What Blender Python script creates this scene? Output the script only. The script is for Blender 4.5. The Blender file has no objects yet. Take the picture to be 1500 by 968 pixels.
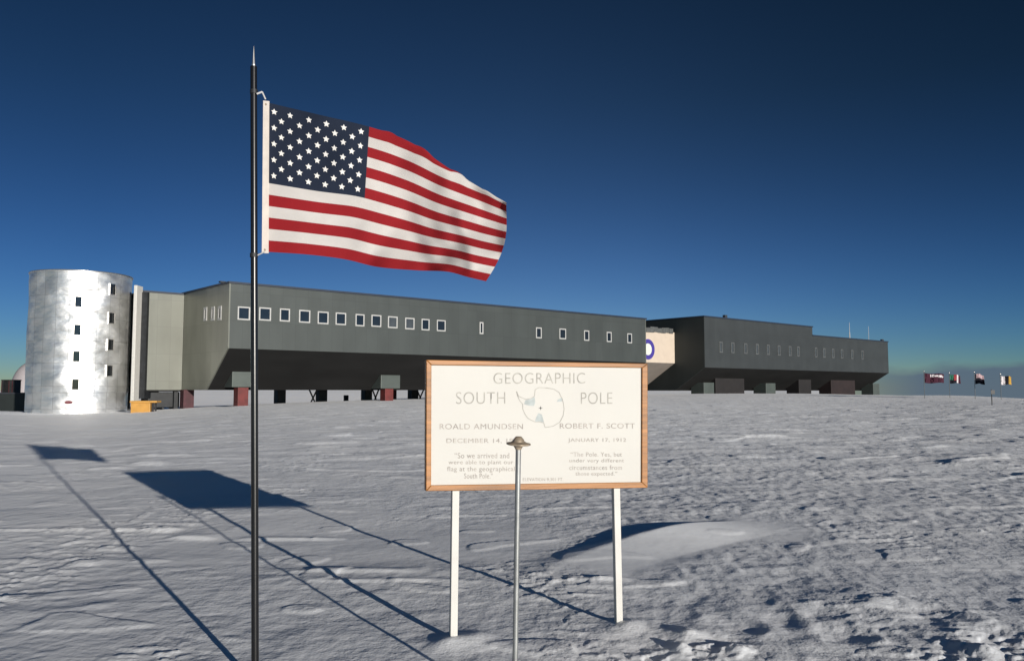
import bpy, bmesh, math, random
import numpy as np
from mathutils import Vector, Matrix
R = math.radians
random.seed(4)
SC = bpy.context.scene
COL = SC.collection

# ------------------------------------------------------------------ camera
FPX, HORIZON, EYE = 1216.0, 572.0, 1.6
PITCH = math.atan((HORIZON - 484) / FPX)
cd = bpy.data.cameras.new('camera'); cam = bpy.data.objects.new('camera', cd); COL.objects.link(cam)
cam.location = (0, 0, EYE); cam.rotation_euler = (R(90) + PITCH, 0, 0)
cd.sensor_width = 36; cd.lens = FPX / 1500 * 36; cd.clip_start = 0.05; cd.clip_end = 20000
SC.camera = cam

# ------------------------------------------------------------------ light
SUN_EL, SUN_AZ = R(7.7), R(32.6)          # azimuth: to the right of straight behind the camera
sun_dir = Vector((math.sin(SUN_AZ) * math.cos(SUN_EL), -math.cos(SUN_AZ) * math.cos(SUN_EL), math.sin(SUN_EL)))
sl = bpy.data.lights.new('sun', 'SUN'); sl.energy = 5.0; sl.angle = R(0.5); sl.color = (1, .93, .83)
so = bpy.data.objects.new('sun', sl); COL.objects.link(so)
so.rotation_euler = sun_dir.to_track_quat('Z', 'Y').to_euler()
W = bpy.data.worlds.new('World'); SC.world = W; W.use_nodes = True
wn, wl = W.node_tree.nodes, W.node_tree.links
bg = wn['Background']; bg.inputs[1].default_value = 0.1
sky = wn.new('ShaderNodeTexSky'); sky.sky_type = 'NISHITA'; sky.sun_disc = False
sky.sun_elevation = SUN_EL; sky.sun_rotation = math.atan2(sun_dir.x, sun_dir.y)
sky.altitude = 2835; sky.air_density = 1.0; sky.dust_density = 0.0; sky.ozone_density = 3.0
def wnode(t, **k):
    n = wn.new(t)
    for a, b in k.items(): setattr(n, a, b)
    return n
def wmath(op, a, b=None, clamp=False):
    n = wnode('ShaderNodeMath', operation=op, use_clamp=clamp)
    for i, v in enumerate((a, b)):
        if v is None: continue
        if isinstance(v, (int, float)): n.inputs[i].default_value = v
        else: wl.new(v, n.inputs[i])
    return n.outputs[0]
tc = wnode('ShaderNodeTexCoord'); sep = wnode('ShaderNodeSeparateXYZ'); wl.new(tc.outputs['Generated'], sep.inputs[0])
cz = wmath('MAXIMUM', sep.outputs[2], 0.004)      # the plateau falls away below eye level: keep horizon air there
cmb = wnode('ShaderNodeCombineXYZ'); wl.new(sep.outputs[0], cmb.inputs[0]); wl.new(sep.outputs[1], cmb.inputs[1]); wl.new(cz, cmb.inputs[2])
wl.new(cmb.outputs[0], sky.inputs[0])
# thin dry polar air: deeper, steeper blue than the sea-level model gives
ss = wnode('ShaderNodeSeparateColor'); wl.new(sky.outputs[0], ss.inputs[0]); sc_ = wnode('ShaderNodeCombineColor')
low = wmath('SUBTRACT', 1, wmath('MULTIPLY', sep.outputs[2], 3), True); xr = wmath('MAXIMUM', sep.outputs[0], 0)
veil = wmath('MULTIPLY', low, xr)               # thin frost haze low in the sky away from the sun
lobe = wmath('SUBTRACT', 1.15, wmath('MULTIPLY', wmath('ABSOLUTE', wmath('SUBTRACT', sep.outputs[0], .08)), 2.2), True)
lobe = wmath('MULTIPLY', lobe, wmath('SUBTRACT', 1, wmath('MULTIPLY', sep.outputs[2], 1.2), True))   # brighter antisolar sky
sunside = wmath('MULTIPLY', wmath('MULTIPLY', sep.outputs[1], -1.0), 2, True)
for i, (g_, k_, v_, c_, b_, l_) in enumerate(((1.7, 1.12, .5, 1.0, 1.5, 0.0), (1.72, 1.05, 1.0, .58, 1.5, 0.0), (1.95, 1.02, 1.8, .5, 1.3, .22))):
    L_ch = wmath('MINIMUM', wmath('MULTIPLY', ss.outputs[i], .085 * (1, .97, 1)[i]), 2.0)
    wl.new(wmath('MULTIPLY', wmath('MULTIPLY', wmath('POWER', L_ch, g_), 10 * k_), wmath('ADD', wmath('ADD', wmath('MULTIPLY', veil, v_), wmath('MULTIPLY', lobe, c_)), wmath('ADD', wmath('ADD', wmath('MULTIPLY', sunside, b_), wmath('MULTIPLY', low, l_)), 1))), sc_.inputs[i])
# low bank of ice fog, to the right of the station
mp = wnode('ShaderNodeMapping'); wl.new(tc.outputs['Generated'], mp.inputs[0]); mp.inputs['Scale'].default_value = (1, 1, 3.0)
nz = wnode('ShaderNodeTexNoise'); wl.new(mp.outputs[0], nz.inputs[0]); nz.inputs['Scale'].default_value = 14; nz.inputs['Detail'].default_value = 5
top = wmath('ADD', wmath('MULTIPLY', wmath('SUBTRACT', nz.outputs[0], .5), .03), .031)
edge = wmath('MULTIPLY', wmath('SUBTRACT', top, sep.outputs[2]), 95, True)
side = wmath('MULTIPLY', wmath('SUBTRACT', sep.outputs[0], .33), 9, True)
front = wmath('MULTIPLY', sep.outputs[1], 5, True)
fac = wmath('MULTIPLY', wmath('MULTIPLY', edge, side), wmath('MULTIPLY', front, .9))
mx = wnode('ShaderNodeMix', data_type='RGBA'); wl.new(fac, mx.inputs[0]); wl.new(sc_.outputs[0], mx.inputs[6])
mx.inputs[7].default_value = (.95, 1.36, 1.95, 1)
wl.new(mx.outputs[2], bg.inputs[0])
SC.view_settings.view_transform = 'Standard'; SC.view_settings.look = 'None'
SC.view_settings.exposure = 0.0; SC.view_settings.gamma = 1; SC.view_settings.use_curve_mapping = False
SC.render.engine = 'CYCLES'
SC.cycles.max_bounces = 6

# ------------------------------------------------------------------ measuring helpers (sight lines of the surveyed photograph)
_F = Vector((0, math.cos(PITCH), math.sin(PITCH))); _U = Vector((0, -math.sin(PITCH), math.cos(PITCH)))
def ray(px, py): return _F * FPX + Vector((1, 0, 0)) * (px - 750) + _U * (484 - py)
def at_depth(px, py, d):
    r = ray(px, py); return Vector((0, 0, EYE)) + r * (d / r.y)
def at_height(px, py, z):
    r = ray(px, py); return Vector((0, 0, EYE)) + r * ((z - EYE) / r.z)
def on_plane(px, py, p, n):
    r = ray(px, py); c = Vector((0, 0, EYE)); return c + r * ((Vector(p) - c).dot(n) / r.dot(n))

# ------------------------------------------------------------------ object helpers
def tag(o, label=None, cat=None, group=None, kind=None):
    if label: o['label'] = label
    if cat: o['category'] = cat
    if group: o['group'] = group
    if kind: o['kind'] = kind
    return o
def empty(name, loc, rz=0.0, label=None, cat=None, group=None):
    o = bpy.data.objects.new(name, None); COL.objects.link(o); o.empty_display_size = .2
    o.location = loc; o.rotation_euler = (0, 0, rz)
    return tag(o, label, cat, group)
class MB:
    def __init__(s): s.v = []; s.f = []; s.m = []; s.sm = []
    def add(s, vs, fs, mi=0, smooth=False):
        b = len(s.v); s.v += [tuple(v) for v in vs]
        for f in fs: s.f.append(tuple(b + i for i in f)); s.m.append(mi); s.sm.append(smooth)
    def box(s, x0, x1, y0, y1, z0, z1, mi=0):
        s.add([(x, y, z) for x in (x0, x1) for y in (y0, y1) for z in (z0, z1)],
              [(0, 1, 3, 2), (4, 6, 7, 5), (0, 4, 5, 1), (2, 3, 7, 6), (0, 2, 6, 4), (1, 5, 7, 3)], mi)
    def tube(s, a, b, r0, r1=None, n=14, mi=0, smooth=True, caps=True):
        a, b = Vector(a), Vector(b); r1 = r0 if r1 is None else r1
        q = (b - a).to_track_quat('Z', 'Y')
        vs = []
        for p, r in ((a, r0), (b, r1)):
            for i in range(n):
                t = 2 * math.pi * i / n
                vs.append(p + q @ Vector((r * math.cos(t), r * math.sin(t), 0)))
        s.add(vs, [(i, (i + 1) % n, n + (i + 1) % n, n + i) for i in range(n)], mi, smooth)
        if caps:
            s.add(vs[:n], [tuple(reversed(range(n)))], mi); s.add(vs[n:], [tuple(range(n))], mi)
    def lathe(s, prof, n=28, mi=0, c=(0, 0, 0)):
        vs = []
        for r, z in prof:
            for i in range(n):
                t = 2 * math.pi * i / n; vs.append((c[0] + r * math.cos(t), c[1] + r * math.sin(t), c[2] + z))
        fs = [(k * n + i, k * n + (i + 1) % n, (k + 1) * n + (i + 1) % n, (k + 1) * n + i)
              for k in range(len(prof) - 1) for i in range(n)]
        s.add(vs, fs, mi, True)
    def build(s, name, mats, parent=None, bevel=0, label=None):
        me = bpy.data.meshes.new(name); me.from_pydata(s.v, [], s.f)
        if not isinstance(mats, (list, tuple)): mats = [mats]
        for m in mats: me.materials.append(m)
        me.polygons.foreach_set('material_index', s.m); me.polygons.foreach_set('use_smooth', s.sm)
        bm = bmesh.new(); bm.from_mesh(me); bmesh.ops.recalc_face_normals(bm, faces=bm.faces); bm.to_mesh(me); bm.free()
        o = bpy.data.objects.new(name, me); COL.objects.link(o)
        if parent: o.parent = parent
        if bevel:
            b = o.modifiers.new('bevel', 'BEVEL'); b.width = bevel; b.segments = 2; b.limit_method = 'ANGLE'
        if label: o['label'] = label
        return o
def copy_tree(o, parent=None):
    c = o.copy(); COL.objects.link(c); c.parent = parent
    for ch in [x for x in COL.objects if x.parent == o]: copy_tree(ch, c)
    return c

# ------------------------------------------------------------------ materials
def mat(name, col, rough=.6, metal=0.0, var=.12, vscale=3.0, bump=0.0, bscale=20.0, spec=.5, stretch=(1, 1, 1), bdist=.01, detail=6):
    m = bpy.data.materials.new(name); m.use_nodes = True
    n, l = m.node_tree.nodes, m.node_tree.links; p = n['Principled BSDF']
    p.inputs['Roughness'].default_value = rough; p.inputs['Metallic'].default_value = metal
    p.inputs['Specular IOR Level'].default_value = spec
    t = n.new('ShaderNodeTexCoord'); mp = n.new('ShaderNodeMapping'); mp.inputs['Scale'].default_value = stretch
    l.new(t.outputs['Object'], mp.inputs[0])
    nz = n.new('ShaderNodeTexNoise'); nz.inputs['Scale'].default_value = vscale; nz.inputs['Detail'].default_value = detail
    l.new(mp.outputs[0], nz.inputs[0])
    mr = n.new('ShaderNodeMapRange'); mr.inputs[1].default_value = .3; mr.inputs[2].default_value = .7
    mr.inputs[3].default_value = 1 - var; mr.inputs[4].default_value = 1 + var; l.new(nz.outputs[0], mr.inputs[0])
    vm = n.new('ShaderNodeVectorMath'); vm.operation = 'SCALE'; vm.inputs[0].default_value = col[:3]
    l.new(mr.outputs[0], vm.inputs['Scale']); l.new(vm.outputs[0], p.inputs['Base Color'])
    if bump:
        nb = n.new('ShaderNodeTexNoise'); nb.inputs['Scale'].default_value = bscale; nb.inputs['Detail'].default_value = 4
        l.new(mp.outputs[0], nb.inputs[0])
        b = n.new('ShaderNodeBump'); b.inputs['Strength'].default_value = bump; b.inputs['Distance'].default_value = bdist
        l.new(nb.outputs[0], b.inputs['Height']); l.new(b.outputs[0], p.inputs['Normal'])
    return m
def seams(m, px, pz, w=.03, dark=.8):
    """panel joints every px / pz metres of object space, darkening the sheet itself and denting it"""
    n, l = m.node_tree.nodes, m.node_tree.links; p = n['Principled BSDF']
    src = p.inputs['Base Color'].links[0].from_socket
    t = n.new('ShaderNodeTexCoord'); s = n.new('ShaderNodeSeparateXYZ'); l.new(t.outputs['Object'], s.inputs[0])
    def M(op, a, b=None):
        q = n.new('ShaderNodeMath'); q.operation = op
        for i, v in enumerate((a, b)):
            if v is None: continue
            if isinstance(v, (int, float)): q.inputs[i].default_value = v
            else: l.new(v, q.inputs[i])
        return q.outputs[0]
    xy = M('ADD', s.outputs[0], s.outputs[1])
    a = M('LESS_THAN', M('FRACT', M('DIVIDE', xy, px)), w / px)
    b = M('LESS_THAN', M('FRACT', M('DIVIDE', s.outputs[2], pz)), w / pz)
    k = M('MAXIMUM', a, b)
    # each sheet a touch different
    cell = n.new('ShaderNodeCombineXYZ'); l.new(M('FLOOR', M('DIVIDE', xy, px)), cell.inputs[0]); l.new(M('FLOOR', M('DIVIDE', s.outputs[2], pz)), cell.inputs[1])
    wnz = n.new('ShaderNodeTexWhiteNoise'); l.new(cell.outputs[0], wnz.inputs[0])
    tone = M('ADD', M('MULTIPLY', wnz.outputs[0], .10), .95)
    f = M('MULTIPLY', tone, M('SUBTRACT', 1.0, M('MULTIPLY', k, 1 - dark)))
    vm = n.new('ShaderNodeVectorMath'); vm.operation = 'SCALE'; l.new(src, vm.inputs[0]); l.new(f, vm.inputs['Scale'])
    l.new(vm.outputs[0], p.inputs['Base Color'])
    return m
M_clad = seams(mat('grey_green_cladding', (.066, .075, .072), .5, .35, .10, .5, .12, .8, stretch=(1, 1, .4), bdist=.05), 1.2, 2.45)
M_endclad = seams(mat('reflection_painted_cladding', (.20, .205, .175), .42, .6, .12, .5, .15, .8, stretch=(1, 1, .5), bdist=.05), 1.2, 2.45)  # lighter than the facade: light thrown back by the tower put into the colour
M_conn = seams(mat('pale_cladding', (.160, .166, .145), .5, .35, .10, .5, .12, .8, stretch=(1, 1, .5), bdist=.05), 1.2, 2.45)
M_farclad = seams(mat('slate_cladding', (.044, .050, .052), .55, .3, .10, .5, .1, .8, bdist=.05), 1.2, 2.45)
M_farend = seams(mat('shade_painted_slate', (.022, .028, .028), .6, .2, .10, .5), 1.2, 2.45)  # far cladding darkened, the shade of the turned-away end put into the colour
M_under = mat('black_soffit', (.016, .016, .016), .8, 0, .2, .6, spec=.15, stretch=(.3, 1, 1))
M_roof = mat('dark_roof_membrane', (.03, .035, .045), .7, 0, .2, 1)
M_trim = mat('navy_roof_trim', (.018, .026, .045), .5, 0, .1, 2)
M_frame = mat('white_window_frame', (.42, .42, .41), .45, 0, .08, 6)
M_framed = mat('weathered_window_frame', (.085, .09, .09), .5, 0, .25, 3)
M_glass = mat('dark_window_glass', (.012, .014, .016), .06, 0, .3, .7, .05, 2, spec=.5)
M_glassd = mat('grey_window_glass', (.05, .056, .06), .2, 0, .3, .7)
M_red = mat('red_column_paint', (.12, .016, .014), .6, 0, .3, 2)
M_maroon = mat('maroon_column_paint', (.05, .009, .014), .6, 0, .3, 2)
M_dark = mat('dark_steel', (.02, .022, .025), .55, .2, .3, 2)
M_head = seams(mat('grey_column_head', (.075, .09, .082), .5, .2, .1, 1), 3, 3)
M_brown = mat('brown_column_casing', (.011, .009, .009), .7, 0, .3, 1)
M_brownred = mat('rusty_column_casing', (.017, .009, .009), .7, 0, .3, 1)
M_yellow = mat('yellow_bin_paint', (.50, .26, .055), .5, 0, .15, 2)
M_cream = mat('cream_wall_panel', (.52, .44, .36), .7, 0, .05, 1)
M_tan = mat('grey_beige_panel', (.25, .22, .195), .7, 0, .08, 1)
M_violet = mat('violet_emblem_paint', (.05, .035, .25), .5, 0, .05, 2)
M_pale = mat('pale_emblem_paint', (.62, .66, .60), .6, 0, .1, 1.2)
M_poleblk = mat('black_pole_paint', (.008, .008, .009), .28, 0, .2, 8, .15, 60, bdist=.001)
M_silver = mat('silver_metal', (.75, .73, .70), .3, .9, .1, 20)
M_zinc = mat('zinc_rod', (.30, .31, .31), .5, .6, .2, 14, .1, 40, bdist=.002)
M_brass = mat('weathered_brass', (.42, .34, .25), .42, .5, .3, 30, .3, 60, bdist=.002)
M_post = mat('white_post_paint', (.54, .53, .50), .55, 0, .06, 5, .2, 30, bdist=.002)
M_board = mat('cream_sign_paint', (.51, .50, .47), .6, 0, .025, 2, .1, 40, bdist=.001)
M_wood = mat('varnished_wood_frame', (.30, .125, .030), .5, 0, .35, 6, .3, 20, stretch=(.4, 1, 6), bdist=.003)
M_text = mat('grey_lettering', (.33, .32, .29), .7, 0, .25, 20)
M_text2 = mat('brown_grey_lettering', (.32, .29, .265), .7, 0, .3, 25)
M_map = mat('blue_grey_map_ink', (.38, .42, .42), .7, 0, .2, 20)
M_canvas = mat('flag_header_canvas', (.60, .55, .50), .8, 0, .06, 20)
M_rope = mat('grey_rope', (.45, .45, .45), .8, 0, .1, 50)
def cloth(name, c, v=.08): return mat(name, c, .85, 0, v, 5, .35, 160, spec=.15, bdist=.001)
M_fr = cloth('flag_red', (.21, .010, .014)); M_fw = cloth('flag_white', (.46, .44, .425)); M_fb = cloth('flag_navy', (.013, .019, .036))
M_star = cloth('flag_star_white', (.68, .67, .65), .02)
M_dome = mat('pale_dome_panels', (.36, .33, .34), .6, 0, .1, .3)

def tower_material():
    m = bpy.data.materials.new('crumpled_silver_sheet'); m.use_nodes = True
    n, l = m.node_tree.nodes, m.node_tree.links; p = n['Principled BSDF']
    p.inputs['Metallic'].default_value = .9
    t = n.new('ShaderNodeTexCoord')
    def noise(sc, scale, det=3):
        mp = n.new('ShaderNodeMapping'); mp.inputs['Scale'].default_value = sc; l.new(t.outputs['Object'], mp.inputs[0])
        q = n.new('ShaderNodeTexNoise'); q.inputs['Scale'].default_value = scale; q.inputs['Detail'].default_value = det
        l.new(mp.outputs[0], q.inputs[0]); return q.outputs[0]
    a = noise((1, 1, 1.5), .42, 0); b = noise((.8, .8, 1.3), .9, 1); c = noise((1, 1, 2), 1.6, 1)
    cr = n.new('ShaderNodeMapRange'); cr.inputs[1].default_value = .35; cr.inputs[2].default_value = .65
    cr.inputs[3].default_value = .40; cr.inputs[4].default_value = .52; l.new(b, cr.inputs[0]); l.new(cr.outputs[0], p.inputs['Roughness'])
    s = n.new('ShaderNodeSeparateXYZ'); l.new(t.outputs['Object'], s.inputs[0])
    def M(op, x, y=None):
        q = n.new('ShaderNodeMath'); q.operation = op
        for i, v in enumerate((x, y)):
            if v is None: continue
            if isinstance(v, (int, float)): q.inputs[i].default_value = v
            else: l.new(v, q.inputs[i])
        return q.outputs[0]
    ang = M('MULTIPLY', M('ARCTAN2', s.outputs[1], s.outputs[0]), 24 / (2 * math.pi))
    sv = M('LESS_THAN', M('FRACT', ang), .04); sh = M('LESS_THAN', M('FRACT', M('DIVIDE', s.outputs[2], 1.95)), .02)
    k = M('SUBTRACT', 1, M('MULTIPLY', M('MAXIMUM', sv, sh), .28))
    cell = n.new('ShaderNodeCombineXYZ'); l.new(M('FLOOR', ang), cell.inputs[0]); l.new(M('FLOOR', M('DIVIDE', s.outputs[2], 1.95)), cell.inputs[1])
    wz = n.new('ShaderNodeTexWhiteNoise'); l.new(cell.outputs[0], wz.inputs[0])
    k = M('MULTIPLY', k, M('ADD', M('MULTIPLY', wz.outputs[0], .16), .84))
    vm = n.new('ShaderNodeVectorMath'); vm.operation = 'SCALE'; vm.inputs[0].default_value = (.86, .86, .85); l.new(k, vm.inputs['Scale'])
    l.new(vm.outputs[0], p.inputs['Base Color'])
    h = M('ADD', M('MULTIPLY', a, 1.0), M('ADD', M('MULTIPLY', b, .30), M('MULTIPLY', c, .10)))
    bp = n.new('ShaderNodeBump'); bp.inputs['Strength'].default_value = 1; bp.inputs['Distance'].default_value = .36
    l.new(h, bp.inputs['Height']); l.new(bp.outputs[0], p.inputs['Normal'])
    return m
M_tower = tower_material()

def snow_material():
    m = bpy.data.materials.new('wind_packed_snow'); m.use_nodes = True
    n, l = m.node_tree.nodes, m.node_tree.links; p = n['Principled BSDF']
    p.inputs['Roughness'].default_value = .55; p.inputs['Specular IOR Level'].default_value = .35
    p.inputs['Sheen Weight'].default_value = .10; p.inputs['Sheen Roughness'].default_value = .5
    t = n.new('ShaderNodeTexCoord')
    def noise(rot, sc, scale, det, rough=.55):
        mp = n.new('ShaderNodeMapping'); mp.inputs['Scale'].default_value = sc; mp.inputs['Rotation'].default_value = (0, 0, rot)
        l.new(t.outputs['Object'], mp.inputs[0])
        q = n.new('ShaderNodeTexNoise'); q.inputs['Scale'].default_value = scale; q.inputs['Detail'].default_value = det; q.inputs['Roughness'].default_value = rough
        l.new(mp.outputs[0], q.inputs[0]); return q.outputs[0]
    c = noise(0, (1, 1, 1), .25, 5)
    rp = n.new('ShaderNodeValToRGB'); rp.color_ramp.elements[0].position = .3; rp.color_ramp.elements[1].position = .7
    rp.color_ramp.elements[0].color = (.82, .85, .90, 1); rp.color_ramp.elements[1].color = (.90, .91, .93, 1)
    l.new(c, rp.inputs[0]); l.new(rp.outputs[0], p.inputs['Base Color'])
    nor = None; at = n.new('ShaderNodeAttribute'); at.attribute_name = 'crust'
    for rot, sc, scale, det, dist in ((R(12), (.9, .9, 1), 2.4, 5, .034), (R(-14), (1.0, .75, 1), 8, 3, .010), (0, (1, 1, 1), 60, 2, .0020)):
        b = n.new('ShaderNodeBump'); b.inputs['Distance'].default_value = dist; l.new(at.outputs['Fac'], b.inputs['Strength'])
        l.new(noise(rot, sc, scale, det), b.inputs['Height'])
        if nor: l.new(nor, b.inputs['Normal'])
        nor = b.outputs[0]
    l.new(nor, p.inputs['Normal'])
    return m
M_snow = snow_material()

# ------------------------------------------------------------------ the snow plateau
rng = np.random.RandomState(7)
_perm = rng.permutation(4096); _ga = rng.rand(4096) * 2 * np.pi; _gx, _gy = np.cos(_ga), np.sin(_ga)
def perlin(x, y, seed=0):
    xi = np.floor(x).astype(np.int64); yi = np.floor(y).astype(np.int64); xf = x - xi; yf = y - yi
    def g(ix, iy, dx, dy):
        h = _perm[(_perm[(ix + seed * 131) & 4095] + iy) & 4095]; return _gx[h] * dx + _gy[h] * dy
    u = xf ** 3 * (xf * (xf * 6 - 15) + 10); v = yf ** 3 * (yf * (yf * 6 - 15) + 10)
    a = g(xi, yi, xf, yf); b = g(xi + 1, yi, xf - 1, yf); c = g(xi, yi + 1, xf, yf - 1); d = g(xi + 1, yi + 1, xf - 1, yf - 1)
    return (a + u * (b - a)) + v * ((c + u * (d - c)) - (a + u * (b - a)))
def sst(a, b, x):
    t = np.clip((x - a) / (b - a), 0, 1); return t * t * (3 - 2 * t)
CPX = np.array([-2000, -300, 0, 45, 200, 260, 350, 470, 620, 800, 1000, 1300, 1400, 1500, 1900, 3500.])
CY  = np.array([606, 606, 607, 610, 607, 601.5, 597, 590.5, 586.5, 581, 577.5, 577.5, 580, 584, 585, 585])
CD  = np.array([60, 60, 62, 66, 66, 66, 65, 70, 78, 88, 98, 108, 88, 75, 70, 70.])
_px = np.arange(-2000, 3501, 5.0)
def _soft(v):
    y = np.interp(_px, CPX, v); k = np.hanning(49); k /= k.sum(); return np.convolve(np.pad(y, 24, 'edge'), k, 'valid')
SY, SD = _soft(CY), _soft(CD)
def base_z(X, Y):
    r = np.hypot(X, Y); Yc = np.maximum(Y, r * .2); px = 750 + FPX * X / Yc
    px = np.clip(px, -2000, 3500)
    D = np.interp(px, _px, SD) * r / Yc; cy = np.interp(px, _px, SY); zc = EYE - (cy - HORIZON) * (D * Yc / r) / FPX
    z = zc * sst(12.0, D * 1.0, r)
    z = np.where(Y > 0, z, z * 0)
    over = np.maximum(r - D, 0)
    right = sst(1150, 1330, px); left = sst(300, 120, px)
    behind = (1 - right) * (-(zc + 2.4) * sst(14, 50, over) + 5.2 * sst(105, 175, over))
    behind = behind * (1 - .45 * left)
    fall = right * (-.016 * over)
    z = z + np.where(Y > 0, behind + fall, 0)
    return z
P1 = at_height(795, 838, 0); P2 = at_height(1100, 758, 0)
def smooth_mask(X, Y):
    m = np.zeros_like(X)
    for px, py, ax_, ay_ in ((560, 800, 1.0, 1.6), (470, 770, .9, 1.8), (720, 790, .7, 1.3), (330, 800, .8, 1.0), (1130, 780, .6, .7)):
        q = at_height(px, py, 0); e = ((X - q.x) / ax_) ** 2 + ((Y - q.y) / ay_) ** 2
        m = np.maximum(m, 1 - sst(.45, 1.25, e + .5 * perlin(X * 1.3, Y * 1.3, 81)))
    d = np.array([P2.x - P1.x, P2.y - P1.y]); L = np.hypot(*d); d /= L; n_ = np.array([d[1], -d[0]])
    s_ = ((X - P1.x) * d[0] + (Y - P1.y) * d[1]) / L; c = (X - P1.x) * n_[0] + (Y - P1.y) * n_[1]
    k = sst(-.1, .15, s_) * (1 - sst(.85, 1.15, s_)) * (1 - sst(.55, .95, c)) * (1 - sst(.3, .7, -c))
    return np.maximum(m * .8, k)
def detail_z(X, Y, wl_min):
    r = np.hypot(X, Y)
    a = R(10); ca, sa = math.cos(a), math.sin(a); u = X * ca + Y * sa; v = -X * sa + Y * ca
    u = u + .25 * perlin(X * .7, Y * .7, 11); v = v + .15 * perlin(X * .9, Y * .9, 12)
    z = np.zeros_like(X); sm_ = smooth_mask(X, Y)
    rough = .40 + .60 * sst(-.18, .22, perlin(u * .22, v * .45, 3) + .10 * np.clip((X - .5) / 2.0, -1, 1.6))
    rough = rough * (1 - .85 * sm_)
    def layer(wx, wy, amp, seed, kind=0, mod=1.0):
        fade = sst(1.6, 3.2, min(wx, wy) / np.maximum(wl_min, 1e-6))
        n = perlin(u / wx, v / wy, seed)
        if kind == 1: n = (.35 - np.abs(n)) * 1.0
        if kind == 2: n = np.maximum(n - .08, 0) * 1.6
        return amp * n * fade * mod
    z += layer(30, 14, .16, 21) * sst(6, 40, r)
    z += layer(7.0, 4.0, .045, 22) * sst(2, 8, r)
    z += layer(2.4, 1.3, .022, 23)
    crk = sst(.2, 1.6, X + 1.2 * perlin(X * .5, Y * .3, 41)) * (1 - .6 * sst(.05, .3, perlin(X * .3, Y * .2, 42))) * (1 - .92 * sm_)   # crumbled crust, right of the sign
    rip = 1 - .75 * crk
    z += layer(1.10, .7, .011, 24, 0, .5 + .5 * rough)
    z += layer(.62, .40, .013, 25, 1, rough * rip)
    z += layer(.34, .24, .009, 26, 2, rough * rip)
    z += layer(.15, .12, .0050, 27, 2, rough * rip)
    z += layer(.10, .08, .0026, 28, 0, rough * rip)
    z += layer(.05, .04, .0014, 29, 0, rough)
    def lay2(wx, wy, amp, seed, kind=0):
        xx = X * .98 + Y * .12 + .35 * wx * perlin(X / wx * .5, Y / wy * .5, seed + 7); yy = -X * .12 + Y * .98
        n = perlin(xx / wx, yy / wy, seed)
        if kind: n = .3 - np.abs(n)
        return amp * n * sst(1.5, 3.0, min(wx * 3, wy) / np.maximum(wl_min, 1e-6)) * crk
    z += lay2(.50, .9, .015, 51, 1) + lay2(.26, .42, .015, 52, 1) + lay2(.15, .24, .009, 53, 0) + lay2(.08, .13, .004, 54)
    far = sst(9, 24, r) * (1 - sst(150, 300, r))
    z += layer(2.6, 1.5, .050, 71, 0, far) + layer(1.3, .9, .026, 72, 0, far) + layer(.75, .6, .014, 73, 0, far)
    # broken sastrugi steps
    st = perlin(u / 2.0, v / 1.1, 30); z += .030 * sst(.24, .32, st) * sst(9, 22, r) * (1 - sst(120, 200, r)) * sst(1.3, 2.6, 1.6 / np.maximum(wl_min, 1e-6))
    st = perlin(u / .8, v / .5, 31); z += .010 * sst(.30, .37, st) * sst(1.5, 3.0, .5 / np.maximum(wl_min, 1e-6))
    # chips of broken crust in loose patches
    chip = sst(.0, .25, perlin(X * .55 + 9, Y * .35, 91)) * (1 - sm_) * (1 - .55 * crk)
    z += .011 * sst(.16, .26, perlin(u / .20, v / .13, 92)) * chip * sst(1.2, 2.4, .2 / np.maximum(wl_min, 1e-6))
    z += .007 * sst(.18, .28, perlin(u / .09, v / .06, 93)) * chip * sst(1.2, 2.4, .09 / np.maximum(wl_min, 1e-6))
    # trampled clods close by on the right
    nr_ = np.zeros_like(X)
    for qx, qy, rr_ in ((1040, 952, .30), (1470, 950, .34), (1400, 965, .2), (950, 965, .2)):
        q = at_height(qx, qy, 0); nr_ = np.maximum(nr_, np.exp(-((X - q.x) ** 2 + (Y - q.y) ** 2) / rr_ ** 2))
    st = perlin(X / .10, Y / .08, 61); z += .015 * sst(.05, .20, st) * nr_ * (wl_min < .08)
    # smooth wind tail with a sharp crest, sunlit on the near side
    d = np.array([P2.x - P1.x, P2.y - P1.y]); L = np.hypot(*d); d /= L; nrm = np.array([d[1], -d[0]])
    s = ((X - P1.x) * d[0] + (Y - P1.y) * d[1]) / L; c = (X - P1.x) * nrm[0] + (Y - P1.y) * nrm[1]
    c = c + .10 * np.sin(s * 5)
    hgt = .145 * sst(-.15, .75, s) * (1 - sst(.5, 1.02, s))
    prof = np.where(c > 0, np.clip(1 - c / .68, 0, 1) ** 1.1, (1 - sst(0, .40, -c)))
    z = z * (1 - .8 * prof * sst(-.05, .3, s) * (1 - sst(.8, 1.15, s)))
    z += hgt * prof
    # second low swell that throws the thin shadow by the rod
    for (px, py, rad, h) in ((1150, 912, .12, -.016), (1075, 915, .15, -.02), (1235, 930, .15, -.018), (1360, 905, .22, -.02), (1480, 940, .2, -.025), (1010, 930, .12, .035),
                             (1440, 957, .09, .045), (1080, 955, .07, .04), (1000, 952, .06, .035), (655, 943, .10, .03), (695, 937, .12, .03), (925, 918, .12, .03),
                             (1180, 885, .3, .02), (1300, 885, .4, .03)):
        q = at_height(px, py, 0); e = np.hypot(X - q.x, (Y - q.y) * .8) / rad
        z += h * np.exp(-e * e) + (abs(h) * .35 * np.exp(-((e - 1.5) ** 2) * 5) if h < -.015 else 0)
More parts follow.
